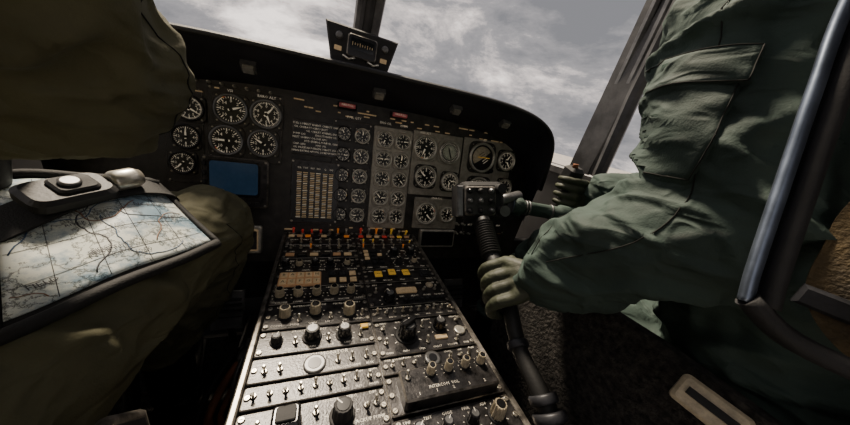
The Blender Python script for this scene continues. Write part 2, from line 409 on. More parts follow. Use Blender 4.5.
b.prism(M@T(0,0,.018),rrect(.088,.064,.003),.001,'console_black')
for k in range(5): b.text(M@T(0,.022-.011*k,.0195),random.choice(['CODE 3 4 1','MODE 4 TEST','IDENT 7700','STBY NORM']),.010,'cream')
b.obj('transponder_panel',M)
M=Mp@T(.47,-.005,.0); b=B()
b.prism(M,rrect(.16,.075,.006,3),.02,'rim_silver',.003); b.prism(M@T(0,0,.02),rrect(.145,.060,.004),.002,'face_black')
b.obj('radio_display',M)
M=Mp@T(-.025,.340,.0); b=B()
b.prism(M,rrect(.146,.112,.004,3),.014,'console_black',.002,0,'worn_edge')
W=['ENG','OIL','FUEL','GEN','HYD','XMSN','CHIP','LOW','BATT','ICE','PUMP','INLET','STAB','SAS','APU']
for i in range(4):
    for j in range(9):
        b.prism(M@T(-.051+.034*i,.044-.011*j,.014),rrect(.031,.0088,.001),.0012,'face_black')
        if random.random()<.85: b.text(M@T(-.051+.034*i,.044-.011*j,.0158),random.choice(W)+' '+random.choice(W),.0085,'glowing_white_ink')
b.obj('caution_advisory_panel',M)
M=Mp@T(-.020,.157,.0); b=B()
b.prism(M,rrect(.155,.218,.004,3),.016,'console_black',.002,0,'worn_edge')
b.prism(M@T(0,-.005,.016),rrect(.142,.185,.003),.002,'face_black')
for j,x in enumerate((-.052,-.033,-.011,.008,.030,.050)):
    b.prism(M@T(x,-.01,.018),rrect(.012,.165),.0015,'matte_black')
    for k in range(26):
        b.prism(M@T(x,-.088+.0062*k,.0195),rrect(.013 if k%5 else .015,.0028),.0006,'cream' if (k*7+j*3)%4 else 'glowing_white_ink')
    b.text(M@T(x,.083,.0195),random.choice(['Q','TGT','NG','NR','NP','OIL']),.008,'glowing_white_ink')
for a in (-1,1):
    for c in (-1,1): scr(b,M@T(a*.072,c*.103,.016))
b.obj('vertical_instrument_display',M)
for u in (.070,.255):
    M=Mp@T(u,.463,0); b=B(); b.box(M@T(0,0,.012),.064,.020,.022,'matte_black',.003); b.box(M@T(0,0,.03),.054,.014,.014,'pink_red',.003,.003)
    b.text(M@T(0,0,.0375),'FIRE PULL',.009,'glowing_white_ink'); b.obj('fire_handle',M)

# ---------------------------------------------------------------- glareshield
b=B(); loops=[]
def sup(W,H,z0,n,k=48):
    out=[]
    for i in range(k+1):
        a=math.pi*i/k; c=math.cos(a); x=math.copysign(abs(c)**(2/n),c); y=abs(math.sin(a))**(2/n)
        out.append((UC+W*x,z0+(H-z0)*y))
    return out
k=48
pan=[Mp@V((x,y,-.005)) for x,y in sup(.80,.485,.06,3.5,k)]
lipi=[V((x,.885,z)) for x,z in sup(.745,.075,-.22,5.0,k)]
lipm=[V((x,.875,z)) for x,z in sup(.752,.082,-.22,5.0,k)]
lipo=[V((x,.885,z)) for x,z in sup(.762,.092,-.22,5.0,k)]
topf=[V((x,1.28,z)) for x,z in sup(.82,.03,-.35,4,k)]
topb=[V((x,1.30,z)) for x,z in sup(.80,.01,-.35,4,k)]
b.loops(Matrix(),[pan,lipi,lipm,lipo,topf,topb],'hood_black',False,False,True,False)
b.tube(lipm,.007,'rubber',8)
for u,s in ((-.20,.5),(.16,.55),(.44,.55),(.66,.5)):
    p=V((u,.95,.035 if abs(u-UC)<.4 else .022)); b.box(T(*p)@R(-40,'X'),.038,.03,.028,'grey_metal',.004); b.box(T(p.x,p.y-.012,p.z-.012)@R(-40,'X'),.026,.02,.012,'rim_silver',.002)
b.obj('glareshield')

M=frame((.092,.93,.135),V((0,-.97,.10)),V((1,0,-.05))); b=B()
b.loops(M,[[(-.10,.05,-.05),(.10,.05,-.05),(.075,-.045,-.05),(-.075,-.045,-.05)],[(-.105,.052,0),(.105,.052,0),(.082,-.048,0),(-.082,-.048,0)],[(-.10,.047,.006),(.10,.047,.006),(.078,-.044,.006),(-.078,-.044,.006)]],'matte_black')
b.prism(M@T(0,.004,.006),rrect(.085,.06,.008,3),.010,'gloss_black',.003,0,'worn_edge')
b.prism(M@T(0,.008,.016),rrect(.066,.030,.004,3),.002,'dark_glass')
for k in range(9): b.prism(M@T(-.028+.007*k,.008,.018),rrect(.0012,.010 if k%3==0 else .006),.0005,'cream')
for a in (-1,1): 
    b.lathe(M@T(a*.066,.02,.006),[(.010,0),(.010,.006),(.006,.010)],'grey_metal',12); b.prism(M@T(a*.066,-.012,.006),rrect(.02,.012,.002),.002,'cream')
    b.tube([M@V((a*.05,-.03,.006)),M@V((a*.05,-.03,.022)),M@V((a*.035,-.038,.03)),M@V((a*.02,-.03,.022)),M@V((a*.02,-.03,.006))],.0028,'rim_silver',8)
b.box(M@T(0,-.06,-.03),.05,.04,.03,'matte_black',.003)
b.obj('standby_compass',M)

# ---------------------------------------------------------------- centre console
ZC=-.485
b=B()
b.box(T(.125,.41,(ZC-.012+FLOOR)/2),.475,1.10,(ZC-.012)-FLOOR,'console_black',.01)
b.box(T(-.112,.41,ZC-.008),.012,1.10,.03,'worn_edge',.003); b.box(T(.362,.41,ZC-.008),.012,1.10,.03,'worn_edge',.003)
b.box(T(.125,.41,ZC-.004),.010,1.10,.016,'console_black',.002)
console=b.obj('center_console',T(.125,.43,ZC))
LBL=['RADIO','VHF','UHF','ADF','INTERCOM','NAV','SELECT','VOLUME','SQUELCH','GAIN','MODE','TEST','NORM','CODE','STAB','TRIM','AUX','BACKUP','DIM','LAMP','FM 1','CHAN','FREQ','COMM','MAN','AUTO','STBY','ZERO','PWR']
def toggle(b,x,y,z=.008,tip='rim_silver',s=1.0,tilt=None):
    M=T(x,y,ZC+z); s=s*.88
    b.lathe(M,[(.0062*s,0),(.0062*s,.003),(.005*s,.0035)],'screw',6)
    t=tilt if tilt is not None else random.choice([-22,0,22])
    MM=M@R(t,'X'); b.lathe(MM,[(.0022*s,.002),(.0024*s,.010*s),(.0038*s,.015*s),(.0038*s,.017*s),(.002*s,.019*s)],tip,10)
def knob(b,x,y,r,mn='ivory_knob',h=.022,z=.008,ptr=True,flute=.07):
    M=T(x,y,ZC+z)@R(random.uniform(-50,50),'Z')
    if mn=='ivory_knob': r*=.86; h*=.92
    b.lathe(M,[(r*1.25,0),(r*1.25,.002),(r*1.15,.003)],'matte_black',20)
    b.lathe(M,[(r,.003),(r,.006),(r*.92,h-.002),(r*.84,h)],mn,26,flute=flute)
    b.lathe(M,[(r*.66,h-.0002),(r*.62,h+.0012)],'gloss_black' if mn!='gloss_black' else 'grey_metal',18)
    if ptr: b.prism(M@T(0,r*.5,h-.0002),rrect(r*.12,r*.7),.0016,'glowing_white_ink' if mn=='gloss_black' or mn=='matte_black' else 'matte_black')
    for k in range(7):
        a=math.radians(-120+40*k+90); b.prism(T(x,y,ZC+z)@T(math.cos(a)*r*1.55,math.sin(a)*r*1.55,0)@Matrix.Rotation(a,4,'Z'),rrect(r*.28,r*.08),.0006,'glowing_white_ink')
def button(b,x,y,sx,sy,mn,z=.008,h=.007): 
    b.prism(T(x,y,ZC+z),rrect(sx*1.18,sy*1.18,.001),h*.4,'matte_black'); b.prism(T(x,y,ZC+z),rrect(sx,sy,.001),h,mn,.001)
def label(b,x,y,t,s=.0085,z=.0085,mn='glowing_white_ink'): b.text(T(x,y,ZC+z),t,s,mn)
def cpanel(name,x0,x1,y0,y1,fn,h=.008):
    b=B(); cx,cy=(x0+x1)/2,(y0+y1)/2; sx,sy=(x1-x0)-.003,(y1-y0)-.003
    b.prism(T(cx,cy,ZC-.006),rrect(sx,sy,.003),h+.006,'console_black',.0014,0,'worn_edge')
    n=max(1,int(sy//.06)+1)
    for xx in (x0+.0085,x1-.0085):
        for i in range(n+1 if sy>.05 else 1):
            yy=y0+.010+(sy-.017)*(i/(n) if sy>.05 else .5)
            b.lathe(T(xx,yy,ZC+h),[(.0052,0),(.0052,.0018),(.0040,.0028)],'screw',12); b.prism(T(xx,yy,ZC+h+.0028)@R(random.uniform(0,180),'Z'),rrect(.0062,.0011),.0003,'matte_black')
    fn(b); return b.obj(name,T(cx,cy,ZC))
XL0,XM,XR1=-.105,.125,.355
def rowlab(b,x0,x1,y,n,s=.0075):
    for i in range(n): label(b,x0+(x1-x0)*(i+.5)/n,y,random.choice(LBL),s)
def P1(b):
    for i in range(7): toggle(b,-.085+.03*i,.942,tip=random.choice(['rim_silver','orange','rim_silver','red']),s=1.3)
    for i in range(8): button(b,-.088+.026*i,.915,.018,.013,random.choice(['face_black','cream','orange','tan_label','yellow']))
    rowlab(b,-.095,.12,.93,6); rowlab(b,-.095,.12,.895,6)
    for i in range(7): toggle(b,-.085+.03*i,.875,tip=random.choice(['rim_silver','ivory_knob']))
cpanel('fuel_control_panel',XL0,XM,.86,.955,P1)
def P2(b):
    for i in range(7): toggle(b,-.083+.0295*i,.835,tip=random.choice(['rim_silver','ivory_knob','orange']))
    rowlab(b,-.095,.12,.815,6)
    rowlab(b,-.095,.12,.85,6)
    for i in range(6): button(b,-.08+.034*i,.790,.024,.014,random.choice(['face_black','tan_label','cream','gloss_black']))
cpanel('lighting_control_panel',XL0,XM,.775,.857,P2)
def P3(b):
    for x,m_ in ((-.085,'gloss_black'),(-.05,'ivory_knob'),(-.007,'gloss_black'),(.035,'gloss_black'),(.085,'ivory_knob')): knob(b,x,.735,.011,m_,.02)
    rowlab(b,-.095,.12,.758,5); rowlab(b,-.095,.12,.71,5)
    b.prism(T(-.042,.666,ZC+.008),rrect(.105,.062,.003),.004,'tan_label',.001)
    for i in range(5):
        for j in range(2): b.prism(T(-.083+.0205*i,.682-.03*j,ZC+.012),rrect(.0165,.022,.001),.002,'cream',.0005); 
    for i in range(5):
        for j in range(2): label(b,-.083+.0205*i,.682-.03*j,random.choice('ABCDEFGH1234'),.014,.0145,'matte_black')
    for i in range(3):
        for j in range(2): button(b,.04+.028*i,.682-.03*j,.018,.018,random.choice(['matte_black','face_black','cream']))
cpanel('radio_control_panel',XL0,XM,.634,.772,P3)
def P4(b):
    for x in (-.083,-.042,.001,.043,.085): knob(b,x,.601,.0125,'ivory_knob',.026)
    rowlab(b,-.095,.12,.626,6); rowlab(b,-.095,.12,.577,6,.007)
cpanel('intercom_control_panel',XL0,XM,.570,.631,P4)
def P5(b):
    knob(b,-.063,.532,.0145,'ivory_knob',.028); knob(b,0,.536,.0145,'ivory_knob',.028); knob(b,.075,.525,.0165,'ivory_knob',.03)
    rowlab(b,-.095,.12,.560,5); rowlab(b,-.095,.12,.503,6)
    for x in (-.033,.033,.105): toggle(b,x,.513)
cpanel('radio_control_panel',XL0,XM,.492,.567,P5)
def P6(b):
    knob(b,-.004,.462,.0155,'gloss_black',.026); knob(b,.060,.458,.014,'gloss_black',.026); knob(b,-.07,.46,.010,'matte_black',.018)
    for x in (-.035,.028,.095): toggle(b,x,.452)
    rowlab(b,-.095,.12,.482,5); rowlab(b,-.095,.12,.438,6)
    button(b,.105,.474,.016,.012,'yellow')
cpanel('navigation_control_panel',XL0,XM,.428,.489,P6)
def P7(b):
    label(b,.010,.417,'CONTROL MONITOR',.0115)
    b.lathe(T(.003,.396,ZC+.008),[(.020,0),(.020,.003),(.017,.004)],'grey_metal',24); b.lathe(T(.003,.396,ZC+.012),[(.012,0),(.012,.001)],'face_black',20); 
    for x in (-.080,-.055,.045,.072,.1): toggle(b,x,.395)
    rowlab(b,-.095,-.02,.381,2); rowlab(b,.03,.12,.381,3)
cpanel('monitor_control_panel',XL0,XM,.374,.425,P7)
def P8(b):
    for i in range(9): toggle(b,-.088+.0235*i,.352,s=.95)
    rowlab(b,-.1,.12,.366,9,.0055); rowlab(b,-.1,.12,.337,8,.0055)
cpanel('switch_panel',XL0,XM,.330,.371,P8)
def P9(b):
    b.prism(T(-.034,.297,ZC+.008),rrect(.040,.034,.005,3),.024,'gloss_black',.004); b.prism(T(-.034,.297,ZC+.032),rrect(.028,.022,.003,3),.004,'matte_black',.001)
    knob(b,.048,.292,.0165,'matte_black',.028); toggle(b,.088,.30); toggle(b,.105,.30); toggle(b,-.088,.30); toggle(b,-.072,.30); toggle(b,.008,.305)
    rowlab(b,-.1,.12,.321,6,.007)
    label(b,-.07,.274,'AUX',.012); label(b,.09,.278,'BACKUP PUMP',.008); label(b,0,.272,'TAIL WHEEL',.008)
cpanel('auxiliary_switch_panel',XL0,XM,.262,.327,P9)
def P10(b):
    for x in (-.07,-.02,.03,.08): knob(b,x,.22,.014,'gloss_black',.024)
    rowlab(b,-.1,.12,.25,6)
cpanel('radio_control_panel',XL0,XM,.18,.259,P10)
cpanel('blank_panel',XL0,XM,-.12,.177,lambda b:None)
def Q1(b):
    for i,c in enumerate(('red','rim_silver','orange','rim_silver','yellow','rim_silver','yellow')):
        toggle(b,.148+.03*i,.942,tip=c,s=1.6)
    for i in range(7): button(b,.146+.03*i,.915,.018,.013,random.choice(['face_black','cream','red','tan_label','yellow']))
    rowlab(b,.13,.35,.93,6); rowlab(b,.13,.35,.897,6)
    for i in range(6): toggle(b,.15+.035*i,.873,tip=random.choice(['rim_silver','yellow','red']))
cpanel('fire_extinguisher_panel',XM,XR1,.86,.955,Q1)
def Q2(b):
    for i in range(6): toggle(b,.146+.036*i,.835,tip=random.choice(['rim_silver','ivory_knob','orange']))
    for i in range(3):
        for j in range(4): button(b,.15+.022*i,.805-.022*j,.015,.013,random.choice(['matte_black','matte_black','cream']))
    knob(b,.245,.79,.015,'gloss_black',.024); knob(b,.305,.79,.013,'gloss_black',.024); knob(b,.25,.735,.011,'matte_black',.02); knob(b,.305,.74,.011,'ivory_knob',.02)
    rowlab(b,.13,.35,.815,5); rowlab(b,.22,.35,.762,3); rowlab(b,.13,.35,.714,5)
cpanel('stabilator_control_panel',XM,XR1,.703,.857,Q2)
def Q3(b):
    for x,y in ((.170,.668),(.213,.676),(.257,.672),(.318,.668)): 
        b.prism(T(x,y,ZC+.008),rrect(.030,.034,.002),.006,'matte_black',.001); b.prism(T(x,y,ZC+.014),rrect(.022,.027,.002),.003,'yellow' if x<.3 else 'matte_black',.001)
        label(b,x,y,random.choice(['SAS','FPS','TRIM']),.009,.0172,'matte_black')
    rowlab(b,.13,.35,.692,5,.007); rowlab(b,.13,.35,.645,5,.007)
cpanel('automatic_flight_control_panel',XM,XR1,.634,.700,Q3)
def Q4(b):
    b.prism(T(.238,.592,ZC+.008),rrect(.06,.022,.004),.005,'cream',.001)
    for x in (.15,.18,.29,.325): toggle(b,x,.592)
    b.ell(T(.315,.61,ZC+.01),.012,.012,.006,'ivory_knob',12,8)
    knob(b,.180,.556,.015,'gloss_black',.028); 
    for i in range(8): button(b,.225+.0155*i,.552,.011,.010,'matte_black')
    rowlab(b,.13,.35,.623,5); rowlab(b,.2,.35,.569,4,.007)
cpanel('navigation_control_panel',XM,XR1,.535,.631,Q4)
def Q5(b):
    for i in range(10): toggle(b,.142+.0215*i,.512,s=.9,tip='ivory_knob' if i%3==0 else 'rim_silver')
    rowlab(b,.13,.35,.527,8,.006); rowlab(b,.13,.35,.496,7,.006)
cpanel('switch_panel',XM,XR1,.486,.532,Q5)
def Q6(b):
    knob(b,.196,.436,.021,'gloss_black',.034); b.prism(T(.196,.436,ZC+.04)@R(30,'Z'),rrect(.038,.012,.004),.012,'gloss_black',.002)
    knob(b,.281,.447,.015,'gloss_black',.026,flute=.1); b.lathe(T(.330,.43,ZC+.008),[(.014,0),(.014,.004),(.011,.005)],'rim_silver',20)
    for x,y in ((.145,.46),(.145,.42),(.24,.41),(.24,.455),(.31,.405),(.335,.465)): toggle(b,x,y)
    rowlab(b,.13,.35,.477,6,.0065); rowlab(b,.13,.35,.395,6,.0065)
    b.prism(T(.276,.418,ZC+.008),rrect(.03,.012,.002),.004,'cream',.001)
cpanel('radio_control_panel',XM,XR1,.386,.483,Q6)
def Q7(b):
    b.lathe(T(.234,.365,ZC+.008),[(.018,0),(.018,.005),(.014,.006)],'grey_metal',24); b.lathe(T(.234,.365,ZC+.0145),[(.009,0),(.009,.001)],'face_black',16)
    for x in (.147,.17,.193,.275,.298,.321): toggle(b,x,.364,s=.9)
    rowlab(b,.13,.215,.378,4,.006); rowlab(b,.26,.35,.378,3,.006)
cpanel('hoist_control_panel',XM,XR1,.346,.383,Q7)
def Q8(b):
    b.prism(T(.243,.305,ZC+.008),rrect(.19,.060,.004,3),.026,'console_black',.003,0,'worn_edge')
    for x,y in ((.207,.318),(.244,.319),(.281,.320),(.318,.321)): knob(b,x,y,.0095,'ivory_knob',.024,z=.034,flute=.05,ptr=False)
    label(b,.225,.292,'INTERCOM  VOL',.008,.0345); 
    for i in range(5): label(b,.175+.033*i,.284,random.choice(['1','2','3','4','NAV']),.008,.0345)
    toggle(b,.162,.315,z=.034)
cpanel('intercom_control_panel',XM,XR1,.270,.343,Q8)
def Q9(b):
    knob(b,.310,.235,.015,'ivory_knob',.034,flute=.16,ptr=False); knob(b,.26,.235,.010,'gloss_black',.024); knob(b,.21,.235,.010,'gloss_black',.024); knob(b,.16,.235,.012,'gloss_black',.024)
    rowlab(b,.13,.35,.258,6,.007)
    b.prism(T(.2,.205,ZC+.008),rrect(.08,.016,.002),.004,'face_black')
cpanel('radio_control_panel',XM,XR1,.19,.267,Q9)
cpanel('blank_panel',XM,XR1,-.12,.187,lambda b:None)

# ---------------------------------------------------------------- people
def ridge(x,w):
    a=1-abs(x)/w
    return a*a*(3-2*a) if a>0 else 0
def remesh(b,name,voxel,matn,folds=None,amp=.009,smooth=2,parent=None,fr=14,seed=0.0):
    o=b.obj(name+'_src'); md=o.modifiers.new('r','REMESH'); md.mode='VOXEL'; md.voxel_size=voxel; md.use_smooth_shade=True
    s=o.modifiers.new('s','SMOOTH'); s.factor=.6; s.iterations=smooth
    dg=bpy.context.evaluated_depsgraph_get(); me=bpy.data.meshes.new_from_object(o.evaluated_get(dg)); bpy.data.objects.remove(o)
    me.materials.clear(); me.materials.append(MATS[matn])
    if folds:
        nr=[v.normal.copy() for v in me.vertices]
        for i,v in enumerate(me.vertices):
            p=v.co
            w1=noise.noise(p*3.5+V((seed,0,0)))*.09; w2=noise.noise(p*3.5+V((0,seed,5)))*.09
            q=V((p.x+w1,p.y+w2,p.z+w1*.6))
            x1=noise.noise(V((q.x*fr*.55+seed,q.y*fr*.75,q.z*fr*1.15)))
            x2=noise.noise(V((q.x*fr*1.5,q.y*fr*1.1+seed,q.z*fr*2.0+3)))
            h=ridge(x1,.30)*1.15+ridge(x2,.26)*.5
            n3=noise.noise(q*6+V((seed,0,0)))
            v.co=p+nr[i]*(amp*h-amp*.45+amp*.7*n3)
    me.polygons.foreach_set('use_smooth',[True]*len(me.polygons)); me.update()
    o2=bpy.data.objects.new(name,me); COL.objects.link(o2)
    if parent: o2.parent=parent; o2.matrix_parent_inverse=parent.matrix_world.inverted()
    return o2
def chain_to(b,pts,rads,n=6,seg=16):
    P=spline(pts,n); Rr=ispline(rads,n); b.tube(P,Rr,'suit_olive',seg)
    for p,r in ((P[0],Rr[0]),(P[-1],Rr[-1])): b.ell(T(*p),r*.98,r*.98,r*.98,'suit_olive',14,8)
def patch(b,bvh,O,u,v,su,sv,mn,off=.005,nu=14,nv=14,shape=None):
    u=V(u).normalized(); v=V(v); v=(v-u*v.dot(u)).normalized(); d=-(u.cross(v)); O=V(O)
    grid=[];
    for j in range(nv+1):
        row=[]
        for i in range(nu+1):
            p=O+u*su*(i/nu-.5)+v*sv*(j/nv-.5)
            h=bvh.ray_cast(p,d,.5)
            row.append((h[0],h[1]) if h[0] is not None else None)
        grid.append(row)
    mi=b.mi(mn); idx={}; border=[]
    for j in range(nv+1):
        for i in range(nu+1):
            g=grid[j][i]
            if g is None: continue
            edge=(i in(0,nu) or j in(0,nv)); idx[(i,j)]=len(b.v); b.v.append(g[0]+(-d)*( -.002 if edge else off))
    for j in range(nv):
        for i in range(nu):
            q=[(i,j),(i+1,j),(i+1,j+1),(i,j+1)]
            if all(k in idx for k in q): b.face(tuple(idx[k] for k in q),mi,True)
    ring=[(i,1) for i in range(1,nu)]+[(nu-1,j) for j in range(1,nv)]+[(i,nv-1) for i in range(nu-1,0,-1)]+[(1,j) for j in range(nv-1,0,-1)]
    pts=[b.v[idx[r]]+(-d)*.0002 for r in ring if r in idx]
    if len(pts)>6: b.tube(pts,.0008,'stitch',5)
def seam(b,bvh,pts,d,mn='stitch',r=.0009):
    out=[]
    for p in spline(pts,10):
        h=bvh.ray_cast(V(p),V(d).normalized(),.6)
        if h[0] is not None: out.append(h[0]-V(d).normalized()*.0004)
    if len(out)>3: b.tube(out,r,mn,5)
def glove(b,P,a,up,left,wrist,k=1.0):
    a=V(a).normalized(); e1=V(up); e1=(e1-a*e1.dot(a)).normalized(); e2=a.cross(e1)
    if e2.dot(V(left))<0: e2=-e2
    P=V(P); wrist=V(wrist)
    def pt(s,phi,rho): f=math.radians(phi); return P+a*s+(e1*math.cos(f)+e2*math.sin(f))*rho
    offs=[.038*k,.0135*k,-.0115*k,-.036*k]; L=[.96,1.05,1.0,.86]
    for o,l in zip(offs,L):
        pts=[pt(o,15,.047*k),pt(o*1.02,68,.046*k),pt(o*1.03,68+58*l,.038*k),pt(o*1.03,68+103*l,.033)]
        b.tube(spline(pts,4),ispline([.0118*k,.0112*k,.0102*k,.0085*k],4),'glove_green',10); b.ell(T(*pts[-1]),.0085*k,.0085*k,.0085*k,'glove_green',8,6)
        b.ell(T(*pts[0]),.0126*k,.0126*k,.0126*k,'glove_green',8,6); b.ell(T(*pts[1]),.0116*k,.0116*k,.0116*k,'glove_green',8,6)
        mid=(pts[0]*.5+wrist*.5)+e1*.006
        b.tube(spline([pts[0],mid,wrist],4),ispline([.0135*k,.020*k,.029*k],4),'glove_green',10)
    th=[wrist*.75+P*.25+e1*.005,pt(.005,-50,.046),pt(.045,-72,.044),pt(.078,-60,.034)]
    b.tube(spline(th,5),ispline([.022*k,.0175*k,.0135*k,.0105*k],5),'glove_green',12); b.ell(T(*th[-1]),.0105*k,.0105*k,.0105*k,'glove_green',8,6)
def head(b_parent,c,fwd):
    c=V(c); fwd=V(fwd).normalized(); M=frame(c,(0,0,1),fwd)
    b=B(); b.ell(M,.095,.078,.115,'skin',24,16)
    b.ell(M@T(.02,0,-.07),.07,.055,.055,'skin',16,10)
    b.tube([M@V((.09,0,.015)),M@V((.108,0,-.012)),M@V((.100,0,-.022))],[.007,.013,.009],'skin',8)
    for s in(-1,1):
        b.ell(M@T(.082,s*.030,.012),.011,.013,.009,'ivory_knob',12,8); b.ell(M@T(.090,s*.030,.012),.004,.005,.005,'matte_black',8,6)
        b.ell(M@T(0,s*.080,0),.02,.01,.032,'skin',10,8)
    b.ell(M@T(.088,0,-.050),.008,.024,.007,'pink_red',12,6)
    b.tube([c-V((0,0,.20)),c-V((0,0,.08))],[.058,.055],'skin',16)
    b.obj('head',None,b_parent)
    b=B(); lps=[]
    for i in range(11):
        q=math.radians(90-i*11.5); rr=math.cos(q); z=math.sin(q)
        lps.append([M@V((.132*rr*math.cos(t)*(.62 if (math.cos(t)>.45 and z<.25) else 1)-.01,.118*rr*math.sin(t),.150*z+.01)) for t in [2*math.pi*j/32 for j in range(32)]])
    b.loops(Matrix(),lps,'helmet',True,False,True)
    for s in(-1,1): b.lathe(M@T(-.005,s*.105,-.02)@R(-90*s,'X'),[(.045,0),(.043,.02),(.03,.028)],'helmet',20)
    lps=[[M@V((.138*math.cos(t),.124*math.sin(t),z)) for t in [math.radians(-70+140*j/16) for j in range(17)]] for z in (.05,.09,.115)]
    b.loops(Matrix(),lps,'dark_glass',False,False,True,False)
    b.obj('helmet_shell',None,b_parent)

def pilot(name,suit,J,seed,amp,fr):
    root=empty(name,J['pelvis']); b=B()
    pel,ch,nk=V(J['pelvis']),V(J['chest']),V(J['neck'])
    for s in(-.07,0,.07): chain_to(b,[pel+V((s,0,0)),pel*.5+ch*.5+V((s,.01,0)),ch+V((s*1.2,0,0))],[.115,.11,.12])
    chain_to(b,[ch,nk],[.10,.062])
    for side in('r','l'):
        A=J['arm_'+side]; pts=[p for p,_ in A]; rs=[r for _,r in A]
        chain_to(b,[ch+V((0,0,.05))]+pts,[.09]+rs,8,20)
        G=J['leg_'+side]; pts=[p for p,_ in G]; rs=[r for _,r in G]
        chain_to(b,pts,rs,8,20)
    body=remesh(b,'flight_suit',.0068,suit,True,amp,4,root,fr,seed)
    head(root,J['head'],J['face'])
    for side in('r','l'):
        g=J.get('grip_'+side)
        if g:
            b=B(); glove(b,*g); gl=remesh(b,'glove_'+side,.0033,'glove_green',None,0,2,root)
        ank=V(J['leg_'+side][-1][0]); toe=V(J['toe_'+side]); b=B(); f=(toe-ank); f.z=0; f.normalize()
        heel=V((ank.x,ank.y,toe.z))-f*.05
        b.tube([ank+V((0,0,.10)),ank+V((0,0,.02)),V((ank.x,ank.y,toe.z+.05))],[.058,.056,.054],'boot_black',18)
        b.tube(spline([heel+V((0,0,.045)),V((ank.x,ank.y,toe.z+.05)),toe*.6+heel*.4+V((0,0,.05)),toe+V((0,0,.04))],6),ispline([.038,.052,.050,.036],6),'boot_black',18,flat=.85)
        b.tube([heel+V((0,0,.0)),toe*.5+heel*.5,toe],[.042,.050,.040],'rubber',14,flat=.35)
        for k in range(5): 
            c=ank+V((0,0,.06-.03*k))+f*(.055+.012*k); b.tube([c+V((-.03,0,0)),c+V((.03,0,.004))],.003,'stitch',6)
        b.obj('boot_'+side,None,root)
    return root,body

JR=dict(pelvis=(.70,.03,-.46),chest=(.70,.21,.06),neck=(.70,.23,.30),head=(.70,.26,.50),face=(0,1,-.1),
 arm_l=[((.560,.27,.22),.085),((.520,.262,.12),.087),((.508,.225,.02),.088),((.512,.172,-.065),.086),((.465,.240,-.128),.090),((.447,.305,-.206),.082),((.438,.348,-.272),.062)],
 arm_r=[((.86,.24,.20),.08),((.91,.30,.05),.07),((.93,.36,-.06),.068),((.88,.52,-.12),.058),((.835,.60,-.14),.045)],
 leg_l=[((.65,.10,-.48),.100),((.70,.34,-.42),.095),((.75,.56,-.345),.092),((.73,.66,-.50),.078),((.70,.74,-.74),.066)],
 leg_r=[((.80,.10,-.47),.105),((.87,.34,-.42),.10),((.92,.58,-.36),.09),((.90,.68,-.50),.078),((.87,.76,-.74),.066)],
 toe_l=(.70,.94,-.93),toe_r=(.87,.96,-.93),
 grip_l=((.405,.403,-.345),(.167,.89,.42),(0,0,1),(-1,0,0),(.430,.355,-.283),1.16),
 grip_r=((.775,.665,-.16),(.05,.1,1),(.8,-.5,0),(0,-1,0),(.822,.62,-.15)))
pr,bodyR=pilot('pilot',"suit_green",JR,3.1,.0120,11)
JL=dict(pelvis=(-.44,.03,-.46),chest=(-.44,.17,.06),neck=(-.44,.19,.30),head=(-.44,.22,.50),face=(.1,1,-.1),
 arm_r=[((-.285,.20,.20),.085),((-.258,.30,.11),.088),((-.252,.39,.035),.088),((-.258,.450,-.040),.085),((-.32,.470,-.062),.074),((-.38,.50,-.08),.060),((-.415,.52,-.09),.046)],
 arm_l=[((-.59,.19,.20),.08),((-.65,.22,.05),.07),((-.68,.26,-.08),.068),((-.65,.38,-.22),.055),((-.62,.46,-.30),.045)],
 leg_r=[((-.38,.10,-.45),.095),((-.345,.36,-.405),.088),((-.295,.60,-.368),.092),((-.260,.70,-.34),.098),((-.292,.72,-.45),.100),((-.340,.725,-.58),.093),((-.380,.73,-.69),.078)],
 leg_l=[((-.51,.10,-.47),.10),((-.56,.38,-.42),.098),((-.61,.68,-.36),.093),((-.62,.74,-.52),.08),((-.62,.78,-.72),.066)],
 toe_r=(-.41,.93,-.92),toe_l=(-.63,.93,-.92),
 grip_r=((-.45,.56,-.10),(.0,.1,1),(.6,-.6,0),(0,1,0),(-.425,.525,-.09)),
 grip_l=((-.62,.50,-.33),(0,.89,.42),(0,0,1),(-1,0,0),(-.62,.46,-.30)))
pl,bodyL=pilot('pilot',"suit_olive",JL,8.7,.0105,10)

def bvh_of(o):
    me=o.data; return BVHTree.FromPolygons([o.matrix_world@v.co for v in me.vertices],[tuple(p.vertices) for p in me.polygons])
bR=bvh_of(bodyR); bL=bvh_of(bodyL)
b=B()
patch(b,bR,(.27,.15,.07),(.55,-.83,0),(.10,.05,1),.10,.16,'suit_green',.006,18,18)
patch(b,bR,(.27,.15,.135),(.55,-.83,0),(.10,.05,1),.112,.05,'suit_green',.011,18,12)
b.obj('sleeve_pocket',None,pr)
b=B(); seam(b,bR,[(.2,.30,.30),(.2,.25,.15),(.2,.2,.0),(.2,.2,-.10),(.2,.3,-.2)],(1,0,0)); 
seam(b,bR,[(.2,.33,-.30),(.3,.33,-.15),(.45,.33,-.1)],(.25,0,-1)); b.obj('suit_seam',None,pr)
b=B(); seam(b,bL,[(0,.34,.06),(0,.42,.02),(0,.45,-.03),(0,.46,-.09)],(-1,0,0)); seam(b,bL,[(0.05,.62,-.30),(0.05,.66,-.42),(0.05,.69,-.55),(.05,.70,-.68)],(-1,0.05,0)); b.obj('suit_seam',None,pl)

